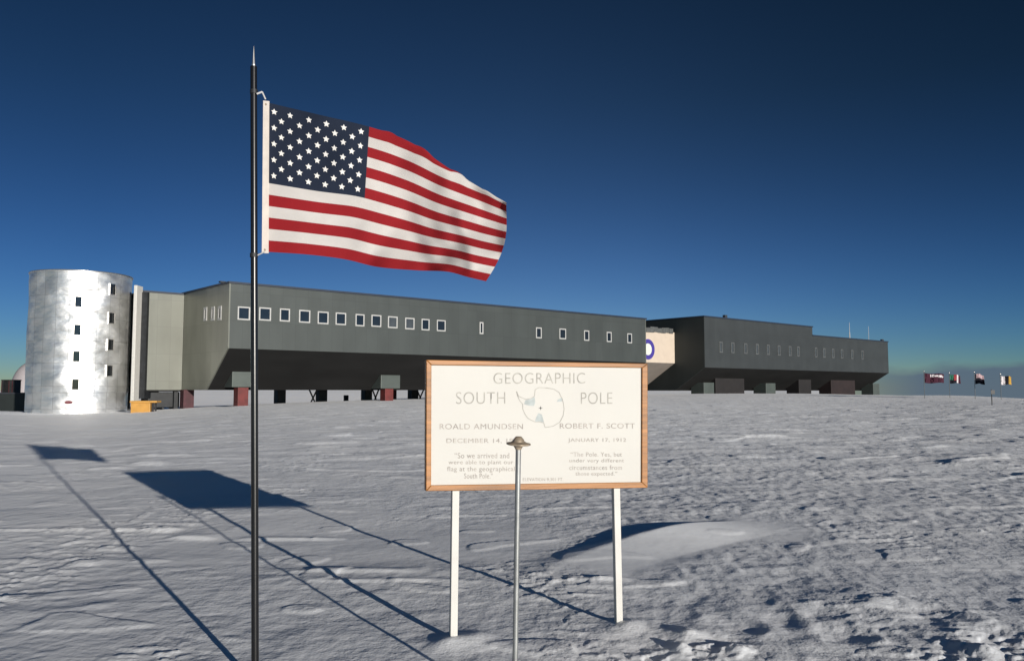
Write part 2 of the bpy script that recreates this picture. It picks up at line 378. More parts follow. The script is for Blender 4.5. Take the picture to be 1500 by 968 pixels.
    # bright little ledges of broken crust
    for (px, py, L_, W_, h) in ((70, 778, 1.1, .05, .03), (125, 825, .16, .09, .03), (410, 789, .45, .07, .035), (560, 853, .7, .05, .02), (880, 853, .22, .05, .03),
                                (215, 680, .4, .25, .06), (155, 687, .4, .2, .05), (232, 778, .2, .1, .04), (280, 788, .25, .1, .04), (1085, 646, 1.6, .25, .08), (500, 838, .6, .08, .03)):
        q = at_height(px, py, 0); ex = np.abs(X - q.x) / L_; ey = (Y - q.y) / W_
        z += .75 * h * np.exp(-ex ** 4) * np.where(ey < 0, np.exp(-(ey * 1.5) ** 2), np.exp(-(ey * .45) ** 2))
    return z
def build_snow():
    fr = np.linspace(-40, 40, 960); rest = np.linspace(40, 320, 150)[1:-1]
    ang = np.radians(np.concatenate([fr, rest]))
    rad = np.concatenate([np.geomspace(.35, 3.2, 70)[:-1], np.geomspace(3.2, 60, 640)[:-1], np.geomspace(60, 260, 170)[:-1], np.geomspace(260, 9000, 60)])
    A, Rr = np.meshgrid(ang, rad); X = Rr * np.sin(A); Y = Rr * np.cos(A)
    dr = np.gradient(rad)[:, None] * np.ones_like(X); wl_min = np.maximum(dr, Rr * R(80 / 960))
    wl_min = np.where(np.abs(A) < R(40.1), wl_min, np.maximum(wl_min, Rr * R(2)))
    wl_min = np.where((A > R(40.1)), np.maximum(wl_min, Rr * R(1.9)), wl_min)
    Z = base_z(X, Y) + detail_z(X, Y, wl_min)
    na, nr = len(ang), len(rad)
    co = np.stack([X, Y, Z], -1).reshape(-1, 3)
    co = np.vstack([co, [[0, 0, 0]]])
    i = np.arange(nr - 1)[:, None] * na; j = np.arange(na)[None, :]; jn = (j + 1) % na
    quads = np.stack([i + j, i + na + j, i + na + jn, i + jn], -1).reshape(-1, 4)
    c = nr * na
    tris = np.stack([np.full(na, c), np.arange(na), (np.arange(na) + 1) % na], -1)
    me = bpy.data.meshes.new('snow_ground')
    me.vertices.add(len(co)); me.vertices.foreach_set('co', co.astype(np.float32).ravel())
    nl = quads.size + tris.size; me.loops.add(nl)
    me.loops.foreach_set('vertex_index', np.concatenate([quads[:, ::1].ravel(), tris.ravel()]).astype(np.int32))
    nf = len(quads) + len(tris); me.polygons.add(nf)
    starts = np.concatenate([np.arange(len(quads)) * 4, quads.size + np.arange(len(tris)) * 3]).astype(np.int32)
    me.polygons.foreach_set('loop_start', starts)
    me.polygons.foreach_set('use_smooth', np.ones(nf, dtype=bool))
    me.update(calc_edges=True); me.validate()
    me.materials.append(M_snow)
    at = me.attributes.new('crust', 'FLOAT', 'POINT'); cr_ = 1 - .68 * smooth_mask(X, Y).ravel(); at.data.foreach_set('value', np.append(cr_, 1).astype(np.float32))
    if me.polygons[10].normal.z < 0: me.flip_normals()
    o = bpy.data.objects.new('snow_ground', me); COL.objects.link(o); tag(o, kind='structure'); return o
build_snow()
def gz(x, y):
    a, b = np.array([float(x)]), np.array([float(y)])
    return float((base_z(a, b) + detail_z(a, b, np.array([max(.01, math.hypot(x, y) * .0045)])))[0])

# ------------------------------------------------------------------ the elevated station
A0 = at_height(336, 415, 10.5); A1 = at_height(946, 468, 10.5)
ax = Vector((A1.x - A0.x, A1.y - A0.y, 0)); LA = ax.length; ax.normalize(); ay = Vector((-ax.y, ax.x, 0))
ANG = math.atan2(ax.y, ax.x); ORG = Vector((A0.x, A0.y, 0))
def loc(p): d = Vector(p) - ORG; return d.dot(ax), d.dot(ay), p[2]        # world -> station frame
def fac_s(px, py, t=0.0): return loc(on_plane(px, py, ORG + ay * t, ay))  # sight line onto a wall parallel to the facade
def end_t(px, py, s=0.0): return loc(on_plane(px, py, ORG + ax * s, ax))
def world(s, t, z=0): return ORG + ax * s + ay * t + Vector((0, 0, z))

def profile_prism(mb, prof, x0, x1):
    n = len(prof); vs = [(x0, y, z) for y, z in prof] + [(x1, y, z) for y, z in prof]
    mb.add(vs, [(i, (i + 1) % n, n + (i + 1) % n, n + i) for i in range(n)] + [tuple(range(n)), tuple(range(n, 2 * n))])
def window(parent, s, z, w, h, wall='front', t=0.0, fm=None, gm=None, fw=.11):
    """frame as four bars standing proud of the wall, glass set back between them"""
    f = MB(); g = MB(); d = .05
    def bx(m, a0, a1, z0, z1, p0, p1):
        if wall == 'front': m.box(a0, a1, t - p1, t - p0, z0, z1)
        else: m.box(t - p1, t - p0, a0, a1, z0, z1)
    a0, a1, z0, z1 = s - w / 2, s + w / 2, z - h / 2, z + h / 2
    bx(f, a0, a0 + fw, z0, z1, -.02, d); bx(f, a1 - fw, a1, z0, z1, -.02, d)
    bx(f, a0 + fw, a1 - fw, z0, z0 + fw, -.02, d * .96); bx(f, a0 + fw, a1 - fw, z1 - fw, z1, -.02, d * .96)
    bx(g, a0 + fw, a1 - fw, z0 + fw, z1 - fw, -.02, .012)
    wo = empty('window', (0, 0, 0)); wo.parent = parent
    f.build('frame', fm or M_frame, wo); g.build('pane', gm or M_glass, wo)
    return wo
def wing(name, x0, x1, ztop, zlow, yc, zb, depth, clad, endm, label, steps=None):
    root = empty(name, world(x0, 0), ANG, label, 'building')
    steps = steps or [(x0, x1, ztop)]
    wall = MB(); und = MB(); roof = MB(); trim = MB(); ew = MB()
    L = x1 - x0; e = .12
    for k, (a, b, zt) in enumerate(steps):
        a -= x0; b -= x0
        la = a + (e if k == 0 else 0); lb = b - (e if k == len(steps) - 1 else 0)
        wall.box(la, lb, 0, .25, zlow, zt); wall.box(la, lb, depth - .25, depth, zlow, zt)
        roof.box(la, lb, .25, depth - .25, zt - .25, zt - .02)
        trim.box(a - .08, b + .08, -.12, .05, zt, zt + .17); trim.box(a - .08, b + .08, depth - .05, depth + .12, zt, zt + .17)
        trim.box(a - .08, a + .12, .05, depth - .05, zt, zt + .168); trim.box(b - .12, b + .08, .05, depth - .05, zt, zt + .168)
        if k: wall.box(a - .1, a + .15, .25, depth - .25, zt, steps[k - 1][2] - .03)
    th = .2
    n = 4
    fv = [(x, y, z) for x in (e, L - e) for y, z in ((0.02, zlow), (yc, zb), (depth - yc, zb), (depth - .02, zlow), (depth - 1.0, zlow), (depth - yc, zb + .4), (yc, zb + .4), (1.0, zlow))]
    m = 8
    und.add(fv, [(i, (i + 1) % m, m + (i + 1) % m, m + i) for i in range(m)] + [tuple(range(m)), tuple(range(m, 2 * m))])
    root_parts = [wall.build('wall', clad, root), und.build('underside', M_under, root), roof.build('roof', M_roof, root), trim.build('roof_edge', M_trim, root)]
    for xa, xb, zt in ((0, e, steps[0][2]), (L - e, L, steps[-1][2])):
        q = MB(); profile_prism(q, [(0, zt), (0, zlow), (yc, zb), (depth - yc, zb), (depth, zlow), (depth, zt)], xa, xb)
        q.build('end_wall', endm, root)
    return root
tC = end_t(302, 571)       # foot of the chamfer on the near end wall
ZLOW = fac_s(336, 510)[2]; YC, ZB = tC[1], tC[2]
DEPTH = 20.0
A = wing('station_wing', 0, LA, 10.5, ZLOW, YC, ZB, DEPTH, M_clad, M_endclad,
         'long raised grey-green station wing with white-framed windows, behind the flagpole and sign board')
wins = [(357, 459), (388, 460), (417, 461.5), (446, 463.5), (473, 465.5), (499, 467), (527, 469), (551, 470), (575, 472), (600, 474), (623, 475.5), (646, 477)]
for i, (px, py) in enumerate(wins):
    s, _, z = fac_s(px, py); window(A, s, z, 1.08 if i not in (2, 6, 10) else .95, 1.12, gm=M_glassd if i in (8, 9) else M_glass)
s, _, z = fac_s(705, 480.5); window(A, s, z, .5, 1.25, fw=.13)
for px, py in ((789, 487.5), (824, 489), (859, 491.5), (892, 493.5), (922, 495.5)):
    s, _, z = fac_s(px, py); window(A, s, z, 1.05 if px == 824 else .85, 1.2, fw=.12)
for px in (301, 312, 322):
    _, t, z = end_t(px, 460 - (px - 301) * .06); window(A, t, z, .72, 1.2, wall='end', fw=.2)
# roof furniture
for px in (325, 412, 508, 705):
    m = MB(); s, _, _ = fac_s(px, 420, 4); s = max(1, s); m.tube((s, 4, 10.4), (s, 4, 11.05), .12); m.box(s - .25, s + .25, 3.8, 4.2, 11.03, 11.15)
    m.build('roof_vent', M_roof, A)

# supports of the near wing: casing heads with red posts in front, dark posts in the rear row
def column(parent, x, y, zg, ztop, w, mt, head=None, headm=None, hz=1.35, hw=2.1, hd=1.4):
    m = MB(); m.box(x - w / 2, x + w / 2, y - w / 2, y + w / 2, zg, ztop); c = m.build('support_column', mt, parent, bevel=.03)
    if head is not None:
        q = MB(); q.box(x - hw / 2, x + hw / 2, y - hd / 2, y + hd / 2 + 1.2, ztop, ztop + hz); q.build('column_head', headm or M_head, c, bevel=.04)
    return c
for px0, px1, py in ((345, 381, 567), (562, 590, 569)):
    a = fac_s(px0, py, 2.4); b = fac_s(px1, py, 2.4); s = (a[0] + b[0]) / 2; hw = b[0] - a[0]; hh = fac_s(px0, 544 if px0 < 400 else 549, 2.4)[2] - a[2]
    g = world(s, 3.1)
    column(A, s - hw * .14, 3.1, gz(g.x, g.y) - .6, a[2], .95, M_red, 1, M_head, hh, hw, 1.4)
a = fac_s(363, 567, 2.4)[0]; b = fac_s(576, 569, 2.4)[0]
for k in (2, 3, 4):
    s = a + (b - a) * k
    if s < LA - 1:
        g = world(s, 3.1); column(A, s, 3.1, gz(g.x, g.y) - .6, 1.9, .95, M_red, 1, M_head, 1.35, 2.1, 1.4)
for px, mt in ((274, M_maroon), (410, M_dark), (471, M_dark), (537, M_dark), (573, M_maroon), (605, M_dark), (700, M_dark), (800, M_dark)):
    s, t, _ = fac_s(px, 575, 16.5 if px != 274 else 9.5); g = world(s, t); column(A, s, t, gz(g.x, g.y) - .6, 2.2 if px != 274 else ZB + .03, .95, mt)
for px0, px1 in ((452, 466), (545, 556), (610, 622)):
    s0 = fac_s(px0, 575, 16.5)[0]; s1 = fac_s(px1, 575, 16.5)[0]
    for p_, q_ in (((s0, 16.5, -.3), (s1, 16.5, 2.0)), ((s1, 16.62, -.3), (s0, 16.62, 2.0))):
        m = MB(); m.tube(p_, q_, .09, n=8); m.build('cross_brace', M_dark, A)

# connector between the near wing and the tower
tE = end_t(268, 500)[1]; cs = fac_s(209, 500, tE)[0]
zc0 = fac_s(240, 430, tE)[2]; zc1 = fac_s(240, 571, tE)[2]
C = empty('connecting_passage', world(cs, tE), ANG, 'pale grey flat passage block joining the silver tower to the near station wing', 'building')
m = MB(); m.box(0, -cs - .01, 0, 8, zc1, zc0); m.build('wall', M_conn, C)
m = MB(); m.box(-.08, -cs - .02, -.1, 8.1, zc0, zc0 + .16); m.build('roof_edge', M_trim, C)
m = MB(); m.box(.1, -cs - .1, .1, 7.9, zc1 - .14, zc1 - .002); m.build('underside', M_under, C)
for b_ in ((-cs - .55, -cs - .2, .3, .7), (.4, .7, 5.3, 5.7)):
    m = MB(); m.box(*b_, -1.0, zc1 - .14); m.build('support_column', M_dark, C)

# lit link between the wings
sB = fac_s(1031, 464)[0]
tL = end_t(988, 500, sB)[1]; zl1 = end_t(988, 487, sB)[2]; zl0 = end_t(988, 532, sB)[2]; q = end_t(948, 564, sB)
Lk = empty('link_building', world(LA, tL), ANG, 'cream sunlit link wall with a violet ring emblem between the two dark wings', 'building')
wL = sB - LA
m = MB(); m.box(0.01, wL - .01, 0, .3, zl0, zl1); m.build('wall', M_cream, Lk)
m = MB(); yy, zz = q[1] - tL, q[2]
m.add([(x, y, z) for x in (.01, wL - .01) for y, z in ((0.02, zl0 - .002), (yy, zz), (yy + 4, zz), (yy + 4, zl0 - .002))], [(0, 1, 2, 3), (4, 5, 6, 7), (0, 1, 5, 4), (1, 2, 6, 5), (2, 3, 7, 6), (3, 0, 4, 7)])
m.build('sloping_soffit', M_tan, Lk)
m = MB(); m.box(.01, wL - .01, .3, 9, zl0, zl1 - .05)
m.build('roof', M_roof, Lk)
m = MB()
for k in range(14):
    x = .2 + k * (wL - .6) / 14; h = .35 + .25 * random.random(); m.box(x, x + (wL - .6) / 14 * .96, -.12, .25, zl1 - .12 - .12 * random.random(), zl1 + h)
m.build('torn_parapet', M_framed, Lk)
ec = fac_s(949, 511.5, tL); ex = ec[0] - LA; ez = ec[2]
def ring(mb, cx, cz, r0, r1, y, th, rx=1.0, n=40):
    vs = []
    for r, yy_ in ((r0, y), (r1, y), (r1, y - th), (r0, y - th)):
        for i in range(n):
            t = 2 * math.pi * i / n; vs.append((cx + r * rx * math.cos(t), yy_, cz + r * math.sin(t)))
    mb.add(vs, [(k * n + i, k * n + (i + 1) % n, ((k + 1) % 4) * n + (i + 1) % n, ((k + 1) % 4) * n + i) for k in range(4) for i in range(n)])
m = MB(); ring(m, ex, ez, .80, 1.38, 0, .05); em = m.build('ring_emblem', M_violet, Lk)
m = MB(); ring(m, ex, ez, .02, .79, 0, .03); m.build('emblem_centre', M_pale, em)

# far wing
sStep = fac_s(1190, 485)[0]; sEnd = fac_s(1301, 520)[0]
zt1 = fac_s(1031, 464)[2]; zt2 = fac_s(1191, 492)[2]; zlB = fac_s(1031, 538)[2]
B = wing('station_wing', sB, sEnd, zt1, zlB, 5.0, 1.6, DEPTH, M_farclad, M_farend,
         'farther dark slate station wing with a stepped roof, right of the sign board',
         steps=[(sB, sStep, zt1), (sStep, sEnd, zt2)])
for px in (1056, 1073, 1092, 1109, 1125, 1141, 1157, 1169, 1195, 1207, 1220, 1233, 1248, 1263):
    s, _, z = fac_s(px, 508.5 + (px - 1056) * .055); window(B, s - sB, z, .8, 1.5, fm=M_framed, gm=M_glassd, fw=.15)
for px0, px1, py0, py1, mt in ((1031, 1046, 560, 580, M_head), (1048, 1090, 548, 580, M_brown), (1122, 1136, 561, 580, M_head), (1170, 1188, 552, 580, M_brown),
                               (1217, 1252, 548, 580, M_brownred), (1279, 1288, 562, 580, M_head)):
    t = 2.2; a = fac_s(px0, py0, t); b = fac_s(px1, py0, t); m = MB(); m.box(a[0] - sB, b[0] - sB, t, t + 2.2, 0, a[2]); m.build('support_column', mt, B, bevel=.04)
ant = MB(); s, t, z = fac_s(1244, 472, 6); ant.tube((s - sB, t, zt2), (s - sB, t, zt2 + 2.0), .10, .09, n=8); ant.tube((s - sB, t, zt2 + 2.0), (s - sB, t, z), .05, .03, n=8)
ant.build('antenna_mast', M_rope, B)
ant = MB(); s, t, z = fac_s(1272, 478, 9); ant.tube((s - sB, t, zt2), (s - sB, t, z), .05, .03, n=8); ant.build('antenna_mast', M_rope, B)
for px, py in ((1062, 461.5), (1292, 497)):
    ant = MB(); s, t, z = fac_s(px, py, 3); ant.box(s - sB - .3, s - sB + .3, t - .2, t + .2, (zt1 if px < 1190 else zt2) - .05, z)
    ant.build('roof_vent', M_roof, B)

# ------------------------------------------------------------------ silver stair tower
TC = Vector((-38.9, 74.6, 0)); TR = 4.15
tzt = at_depth(123, 396, TC.y - TR)[2]
zseam = at_depth(100, 575, TC.y - TR)[2]
T = empty('silver_tower', (TC.x, TC.y, 0), 0, 'round windowed tower clad in crumpled shiny silver sheet at the left end of the station', 'tower')
def lump(i, k): return 1 + .006 * math.sin(i * 2.1 + k * 1.3) + .004 * math.sin(i * .7 - k * 2.2)
def cyl(name, z0, z1, r, mt, nk=14, n=96, cap=True):
    m = MB(); vs = []
    for k in range(nk + 1):
        z = z0 + (z1 - z0) * k / nk
        for i in range(n):
            t = 2 * math.pi * i / n; rr = r * lump(i * .25, k * .5) if 0 < k < nk else r
            vs.append((rr * math.cos(t), rr * math.sin(t), z))
    m.add(vs, [(k * n + i, k * n + (i + 1) % n, (k + 1) * n + (i + 1) % n, (k + 1) * n + i) for k in range(nk) for i in range(n)], 0, True)
    if cap: m.add(vs[-n:], [tuple(range(n))])
    return m.build(name, mt, T)
cyl('tower_wall', zseam + .02, tzt, TR, M_tower); cyl('base_skirt', -1.6, zseam, TR * .985, M_tower, 4)
m = MB(); m.lathe([(TR - .1, tzt + .002), (TR + .06, tzt + .002), (TR + .06, tzt + .10), (TR - .1, tzt + .10)], 96); m.build('roof_edge', M_silver, T)
def tower_point(px, py):
    r = ray(px, py); c = Vector((0, 0, EYE)); dx, dy = r.x, r.y; ox, oy = -TC.x, -TC.y
    a = dx * dx + dy * dy; b = 2 * (ox * dx + oy * dy); cc = ox * ox + oy * oy - TR * TR
    k = (-b - math.sqrt(b * b - 4 * a * cc)) / (2 * a); p = c + r * k; return p - TC
for px, py in ((115, 442), (113.5, 483), (112, 522), (110.5, 563), (165, 424), (163, 466), (161.5, 505), (160, 543)):
    p = tower_point(px, py); th = math.atan2(p.y, p.x)
    wv = .26; h = .45; wo = empty('window', (0, 0, 0)); wo.parent = T
    f = MB(); g = MB(); q = Matrix.Rotation(th, 4, 'Z')
    def rb(mb, y0, y1, z0, z1, x0, x1):
        b0 = len(mb.v); mb.box(x0, x1, y0, y1, z0, z1)
        for i in range(b0, len(mb.v)): mb.v[i] = tuple(q @ Vector(mb.v[i]))
    for (y0, y1, z0, z1) in ((-wv - .06, -wv, -h - .06, h + .06), (wv, wv + .06, -h - .06, h + .06), (-wv, wv, h, h + .06), (-wv, wv, -h - .06, -h)):
        rb(f, y0, y1, p.z + z0, p.z + z1, TR - .1, TR + .1)
    rb(g, -wv, wv, p.z - h, p.z + h, TR - .1, TR + .07)
    f.build('frame', M_silver, wo); g.build('pane', M_glass, wo)
M_plaq = mat('dark_red_plaque_paint', (.13, .02, .03), .6, 0, .2, 4)
p = tower_point(100.5, 589); th = math.atan2(p.y, p.x); m = MB()
n_ = 20; vs = []
for xx in (TR - .1, TR + .05):
    for i in range(n_):
        a = 2 * math.pi * i / n_; vs.append(Matrix.Rotation(th, 4, 'Z') @ Vector((xx, .3 * math.cos(a), p.z + .14 * math.sin(a))))
m.add(vs, [(i, (i + 1) % n_, n_ + (i + 1) % n_, n_ + i) for i in range(n_)] + [tuple(range(n_, 2 * n_))]); m.build('oval_plaque', M_plaq, T)
# narrow lit fin and dark slot where the tower meets the passage
p0 = at_depth(200.5, 418, 73.2); p1 = at_depth(206, 429, 74.5)
m = MB(); m.box(p0.x - TC.x - .17, p0.x - TC.x + .12, 73.0 - TC.y, 74.2 - TC.y, .6, p0.z); m.build('duct', M_post, T, bevel=.04)
m = MB(); m.box(p0.x - TC.x + .13, p0.x - TC.x + .62, 74.0 - TC.y, 77 - TC.y, .9, p1.z); m.build('recess_panel', M_dark, T)

# ------------------------------------------------------------------ things round the station
p = at_depth(206, 600, 68); zg = gz(p.x, p.y)
Y = empty('yellow_bin', (p.x, p.y, zg - .15), R(8), 'yellow open steel bin with an overhanging lip below the pale passage', 'bin')
zt_ = at_depth(206, 588, 68)[2] - zg + .15
m = MB(); m.box(-.78, .72, 0, 1.2, 0, zt_ - .1); m.build('bin_body', M_yellow, Y, bevel=.03)
m = MB(); m.box(-.84, 1.25, -.08, 1.28, zt_ - .098, zt_ + .06); m.build('bin_lip', M_yellow, Y, bevel=.02)
for y_ in (.1, .9):
    m = MB(); m.box(.85, .97, y_, y_ + .12, 0, zt_ - .1); m.build('leg', M_dark, Y)
p = at_depth(238, 600, 76); zg = gz(p.x, p.y)
K = empty('cargo_module', (p.x, p.y, zg - .3), ANG, 'dark low equipment module in the shade under the pale passage', 'equipment module')
m = MB(); m.box(-1.3, 1.5, 0, 2, .5, 1.9); m.build('module_body', M_dark, K, bevel=.05)
for x in (-1.1, 0, 1.2):
    m = MB(); m.box(x, x + .15, .1, 1.9, 0, .498); m.build('skid', M_dark, K)
p = at_depth(507, 583, 112); zg = gz(p.x, p.y)
m = MB(); m.lathe([(0, 0), (.33, 0), (.34, .25), (.32, .27), (.34, .55), (.33, .85), (0, .85)], 20)
o = m.build('fuel_drum', M_dark); o.location = (p.x, p.y, max(zg - .1, p.z - .45)); tag(o, 'small dark drum on the snow seen through the gap under the near wing', 'drum')

# beyond the tower
p = at_depth(48, 575, 200)
D = empty('dome_shelter', (p.x, p.y, gz(p.x, p.y) - .5), 0, 'pale rounded dome showing past the left side of the silver tower', 'dome')
hD = at_depth(45, 529, 200)[2] - D.location.z; m = MB(); m.lathe([(4.8 * math.cos(a * math.pi / 24) if a < 12 else 0.01, (hD - 1) * math.sin(a * math.pi / 24) + 1) for a in range(13)], 32); m.build('dome_shell', M_dome, D)
m = MB(); m.lathe([(4.8, -1.5), (4.8, 1.0)], 32); m.build('dome_base', M_dome, D)
for px0, px1, py, d, lab in ((2.5, 5.5, 556, 95, 'narrow dark upright crate at the far left edge beyond the tower'), (8.5, 22, 556, 96, 'dark slatted cargo crate just left of the pale dome')):
    a = at_depth(px0, py, d); b = at_depth(px1, py, d); zg = gz(a.x, a.y) - .4
    K = empty('cargo_crate', ((a.x + b.x) / 2, a.y, zg), 0, lab, 'crate', 'dark crates beyond the tower'); w = (b.x - a.x) / 2
    m = MB(); m.box(-w, w, 0, 1.2, 0, a.z - zg - .12); m.build('crate_body', M_dark, K)
    m = MB(); m.box(-w - .04, w + .04, -.04, 1.24, a.z - zg - .118, a.z - zg); m.build('lid', M_brown, K)
    k = -w
    while k < w - .1:
        m = MB(); m.box(k, k + .07, -.05, -.002, .1, a.z - zg - .14); k += .38; m.build('slat', M_maroon, K)
a = at_depth(-60, 574, 90); b = at_depth(45, 575, 92); zg = gz(b.x, b.y) - .8
K = empty('snow_shade_block', (b.x - .5, b.y, zg), R(175), 'long low dark block standing in for shaded snow behind the tower foot', 'shade block')  # dark block added in place of the shaded snow left of the tower
h = b.z - zg - .15
m = MB(); m.box(0, 13, -2.5, 0, 0, h); m.build('wall', M_farend, K)  # body of the added shade block
m = MB(); m.box(-.15, 13.15, -2.65, .15, h + .002, h + .16); m.build('roof', M_roof, K)

# ceremonial flags on thin poles far to the right
def small_flag(px0, px1, py0, py1, d, cols, vert, ph, label, plabel, band=None):
    a = at_depth(px0, py0, d); b = at_depth(px1, py1, d); w = b.x - a.x; h = a.z - b.z
    zg = gz(a.x, a.y)
    P = empty('flag_pole', (a.x - .05, d, zg - .2), 0, plabel, 'flagpole', 'thin poles of the distant flags')
    m = MB(); m.tube((0, 0, 0), (0, 0, a.z - zg + .3), .022, n=8); m.build('pole', M_framed, P)
    m = MB(); m.lathe([(0.001, .08), (.04, .05), (.05, 0), (.03, -.04), (.001, -.05)], 10, c=(0, 0, a.z - zg + .33)); m.build('pole_ball', M_silver, P)
    nu, nv = 20, 12; m = MB(); vs = []
    for j in range(nv + 1):
        for i in range(nu + 1):
            u, v = i / nu, j / nv
            vs.append((a.x + u * w, d + .16 * u * math.sin(u * 7 + ph + v), a.z - v * h * (1 - .12 * u) - h * (.16 * u + .05 * math.sin(u * 6 + ph))))
    for j in range(nv):
        for i in range(nu):
            u, v = (i + .5) / nu, (j + .5) / nv; k = int((u if vert else v) * len(cols))
            if band: k = band(u, v)
            p_ = j * (nu + 1) + i; m.add([vs[p_], vs[p_ + 1], vs[p_ + nu + 2], vs[p_ + nu + 1]], [(0, 1, 2, 3)], k, True)
    o = m.build('small_flag', cols); bm = bmesh.new(); bm.from_mesh(o.data); bmesh.ops.remove_doubles(bm, verts=bm.verts, dist=.0005); bm.to_mesh(o.data); bm.free()
    tag(o, label, 'flag', 'distant national flags'); sm = o.modifiers.new('t', 'SOLIDIFY'); sm.thickness = .01; sm.offset = 0
F_mar = cloth('flag_maroon', (.055, .018, .032)); F_blk = cloth('flag_black', (.012, .011, .018)); F_wht = cloth('flag_offwhite', (.62, .58, .60))
F_grn = cloth('flag_green', (.03, .14, .09)); F_red = cloth('flag_dull_red', (.32, .05, .06)); F_org = cloth('flag_gold', (.42, .25, .05)); F_pnk = cloth('flag_pink', (.42, .30, .32))
small_flag(1354, 1384, 546, 560.5, 76, [F_mar, F_wht], 0, 0, 'far maroon flag crossed by a slanting white band, leftmost of four', 'thin grey pole carrying the far maroon flag',
           lambda u, v: 1 if .28 < u < .97 and abs(v - .12 - .22 * u) < .11 else 0)
small_flag(1391, 1408, 548, 561, 78, [F_grn, F_blk, F_red, F_wht, F_mar], 1, 1, 'far flag with red, white and dark upright stripes beside the maroon one', 'thin grey pole carrying the red and white striped far flag',
           lambda u, v: 4 if u > .8 else 3 if u > .6 else 2 if (u > .35 and v < .7) else 1 if v > .55 else 0)
small_flag(1428, 1442, 547, 562, 74, [F_pnk, F_blk], 0, 2, 'far dark flag with a pale pink upper corner, third from the left', 'thin grey pole carrying the dark and pink far flag',
           lambda u, v: 0 if (v < .45 and u > .15) else 1)
small_flag(1466, 1483, 550, 563, 72, [F_wht, F_blk, F_org], 1, .5, 'far flag in white, black and gold bands, rightmost of four', 'thin grey pole carrying the white, black and gold far flag')
p = at_depth(1453, 588, 55); zg = gz(p.x, p.y)
S = empty('marker_stake', (p.x, p.y, zg - .1), 0, 'short dark stake with a small square plate standing left of the gold-banded flag', 'stake')
h = at_depth(1453, 570, 55)[2] - zg + .1
m = MB(); m.tube((0, 0, 0), (0, 0, h), .03, n=8); m.build('stake', M_dark, S)
m = MB(); m.box(-.06, .2, -.035, -.02, h - .32, h - .06); m.build('plate', M_dark, S)

# ------------------------------------------------------------------ flagpole
PD = 4.73
pb = at_depth(373.8, 1010, PD); pt = at_depth(371.6, 98, PD); tip = at_depth(371.8, 68, PD)
zg = gz(pb.x, pb.y); dirp = (pt - pb).normalized(); base = pb + dirp * ((zg - .25 - pb.z) / dirp.z)
FP = empty('flagpole', base, 0, 'tall thin black flagpole with a silver spike, left of the sign board', 'flagpole')
def L_(p): return tuple(Vector(p) - base)
m = MB(); m.tube(L_(base), L_(pt), .0205, .0190, 20); m.build('pole', M_poleblk, FP)
m = MB(); m.tube(L_(pt), L_(pt + dirp * .012), .012, .012, 16); m.tube(L_(pt + dirp * .012), L_(tip), .0095, .0015, 12); m.build('spike_finial', M_silver, FP)
m = MB(); c1 = at_depth(376, 138, PD - .02); c2 = at_depth(384, 135, PD - .01); c3 = at_depth(389, 146, PD)
m.tube(L_(c1), L_(c2), .006, n=8); m.tube(L_(c2), L_(c3), .005, n=8); m.build('snap_hook', M_rope, FP)
m = MB(); c1 = at_depth(377, 374, PD); c3 = at_depth(387.5, 369, PD); m.tube(L_(c1), L_(c3), .004, n=8); m.build('tie_cord', M_rope, FP)
for py in (135, 374):
    m = MB(); q_ = at_depth(372, py, PD); m.tube(L_(q_ - dirp * .012), L_(q_ + dirp * .012), .0225, n=16); m.build('collar', M_dark, FP)

# ------------------------------------------------------------------ the flag
def ip(pts, u):
    pts = np.array(pts, float); k = np.linspace(0, 1, len(pts)) if pts.shape[1] == 2 else pts[:, 0]
    if pts.shape[1] == 3: return np.interp(u, k, pts[:, 1]), np.interp(u, k, pts[:, 2])
def catmull(keys, u):
    ks = [k[0] for k in keys]; i = max(0, min(len(ks) - 2, next((j - 1 for j in range(len(ks)) if ks[j] > u), len(ks) - 2)))
    t = (u - ks[i]) / (ks[i + 1] - ks[i]); out = []
    for c in (1, 2):
        p0 = keys[max(i - 1, 0)][c]; p1_ = keys[i][c]; p2_ = keys[i + 1][c]; p3 = keys[min(i + 2, len(ks) - 1)][c]
        m1 = (p2_ - p0) / 2; m2 = (p3 - p1_) / 2
        out.append((2 * t ** 3 - 3 * t * t + 1) * p1_ + (t ** 3 - 2 * t * t + t) * m1 + (-2 * t ** 3 + 3 * t * t) * p2_ + (t ** 3 - t * t) * m2)
    return out
TOP = [(0, 394, 151), (.2, 466, 168), (.4, 541, 186), (.55, 600, 208), (.7, 655, 245), (.85, 705, 276), (1, 742, 297)]
BOT = [(0, 393, 369), (.17, 452, 373), (.33, 506, 380), (.48, 553, 391), (.64, 610, 396), (.78, 655, 398), (.9, 686, 406), (1, 712, 412)]
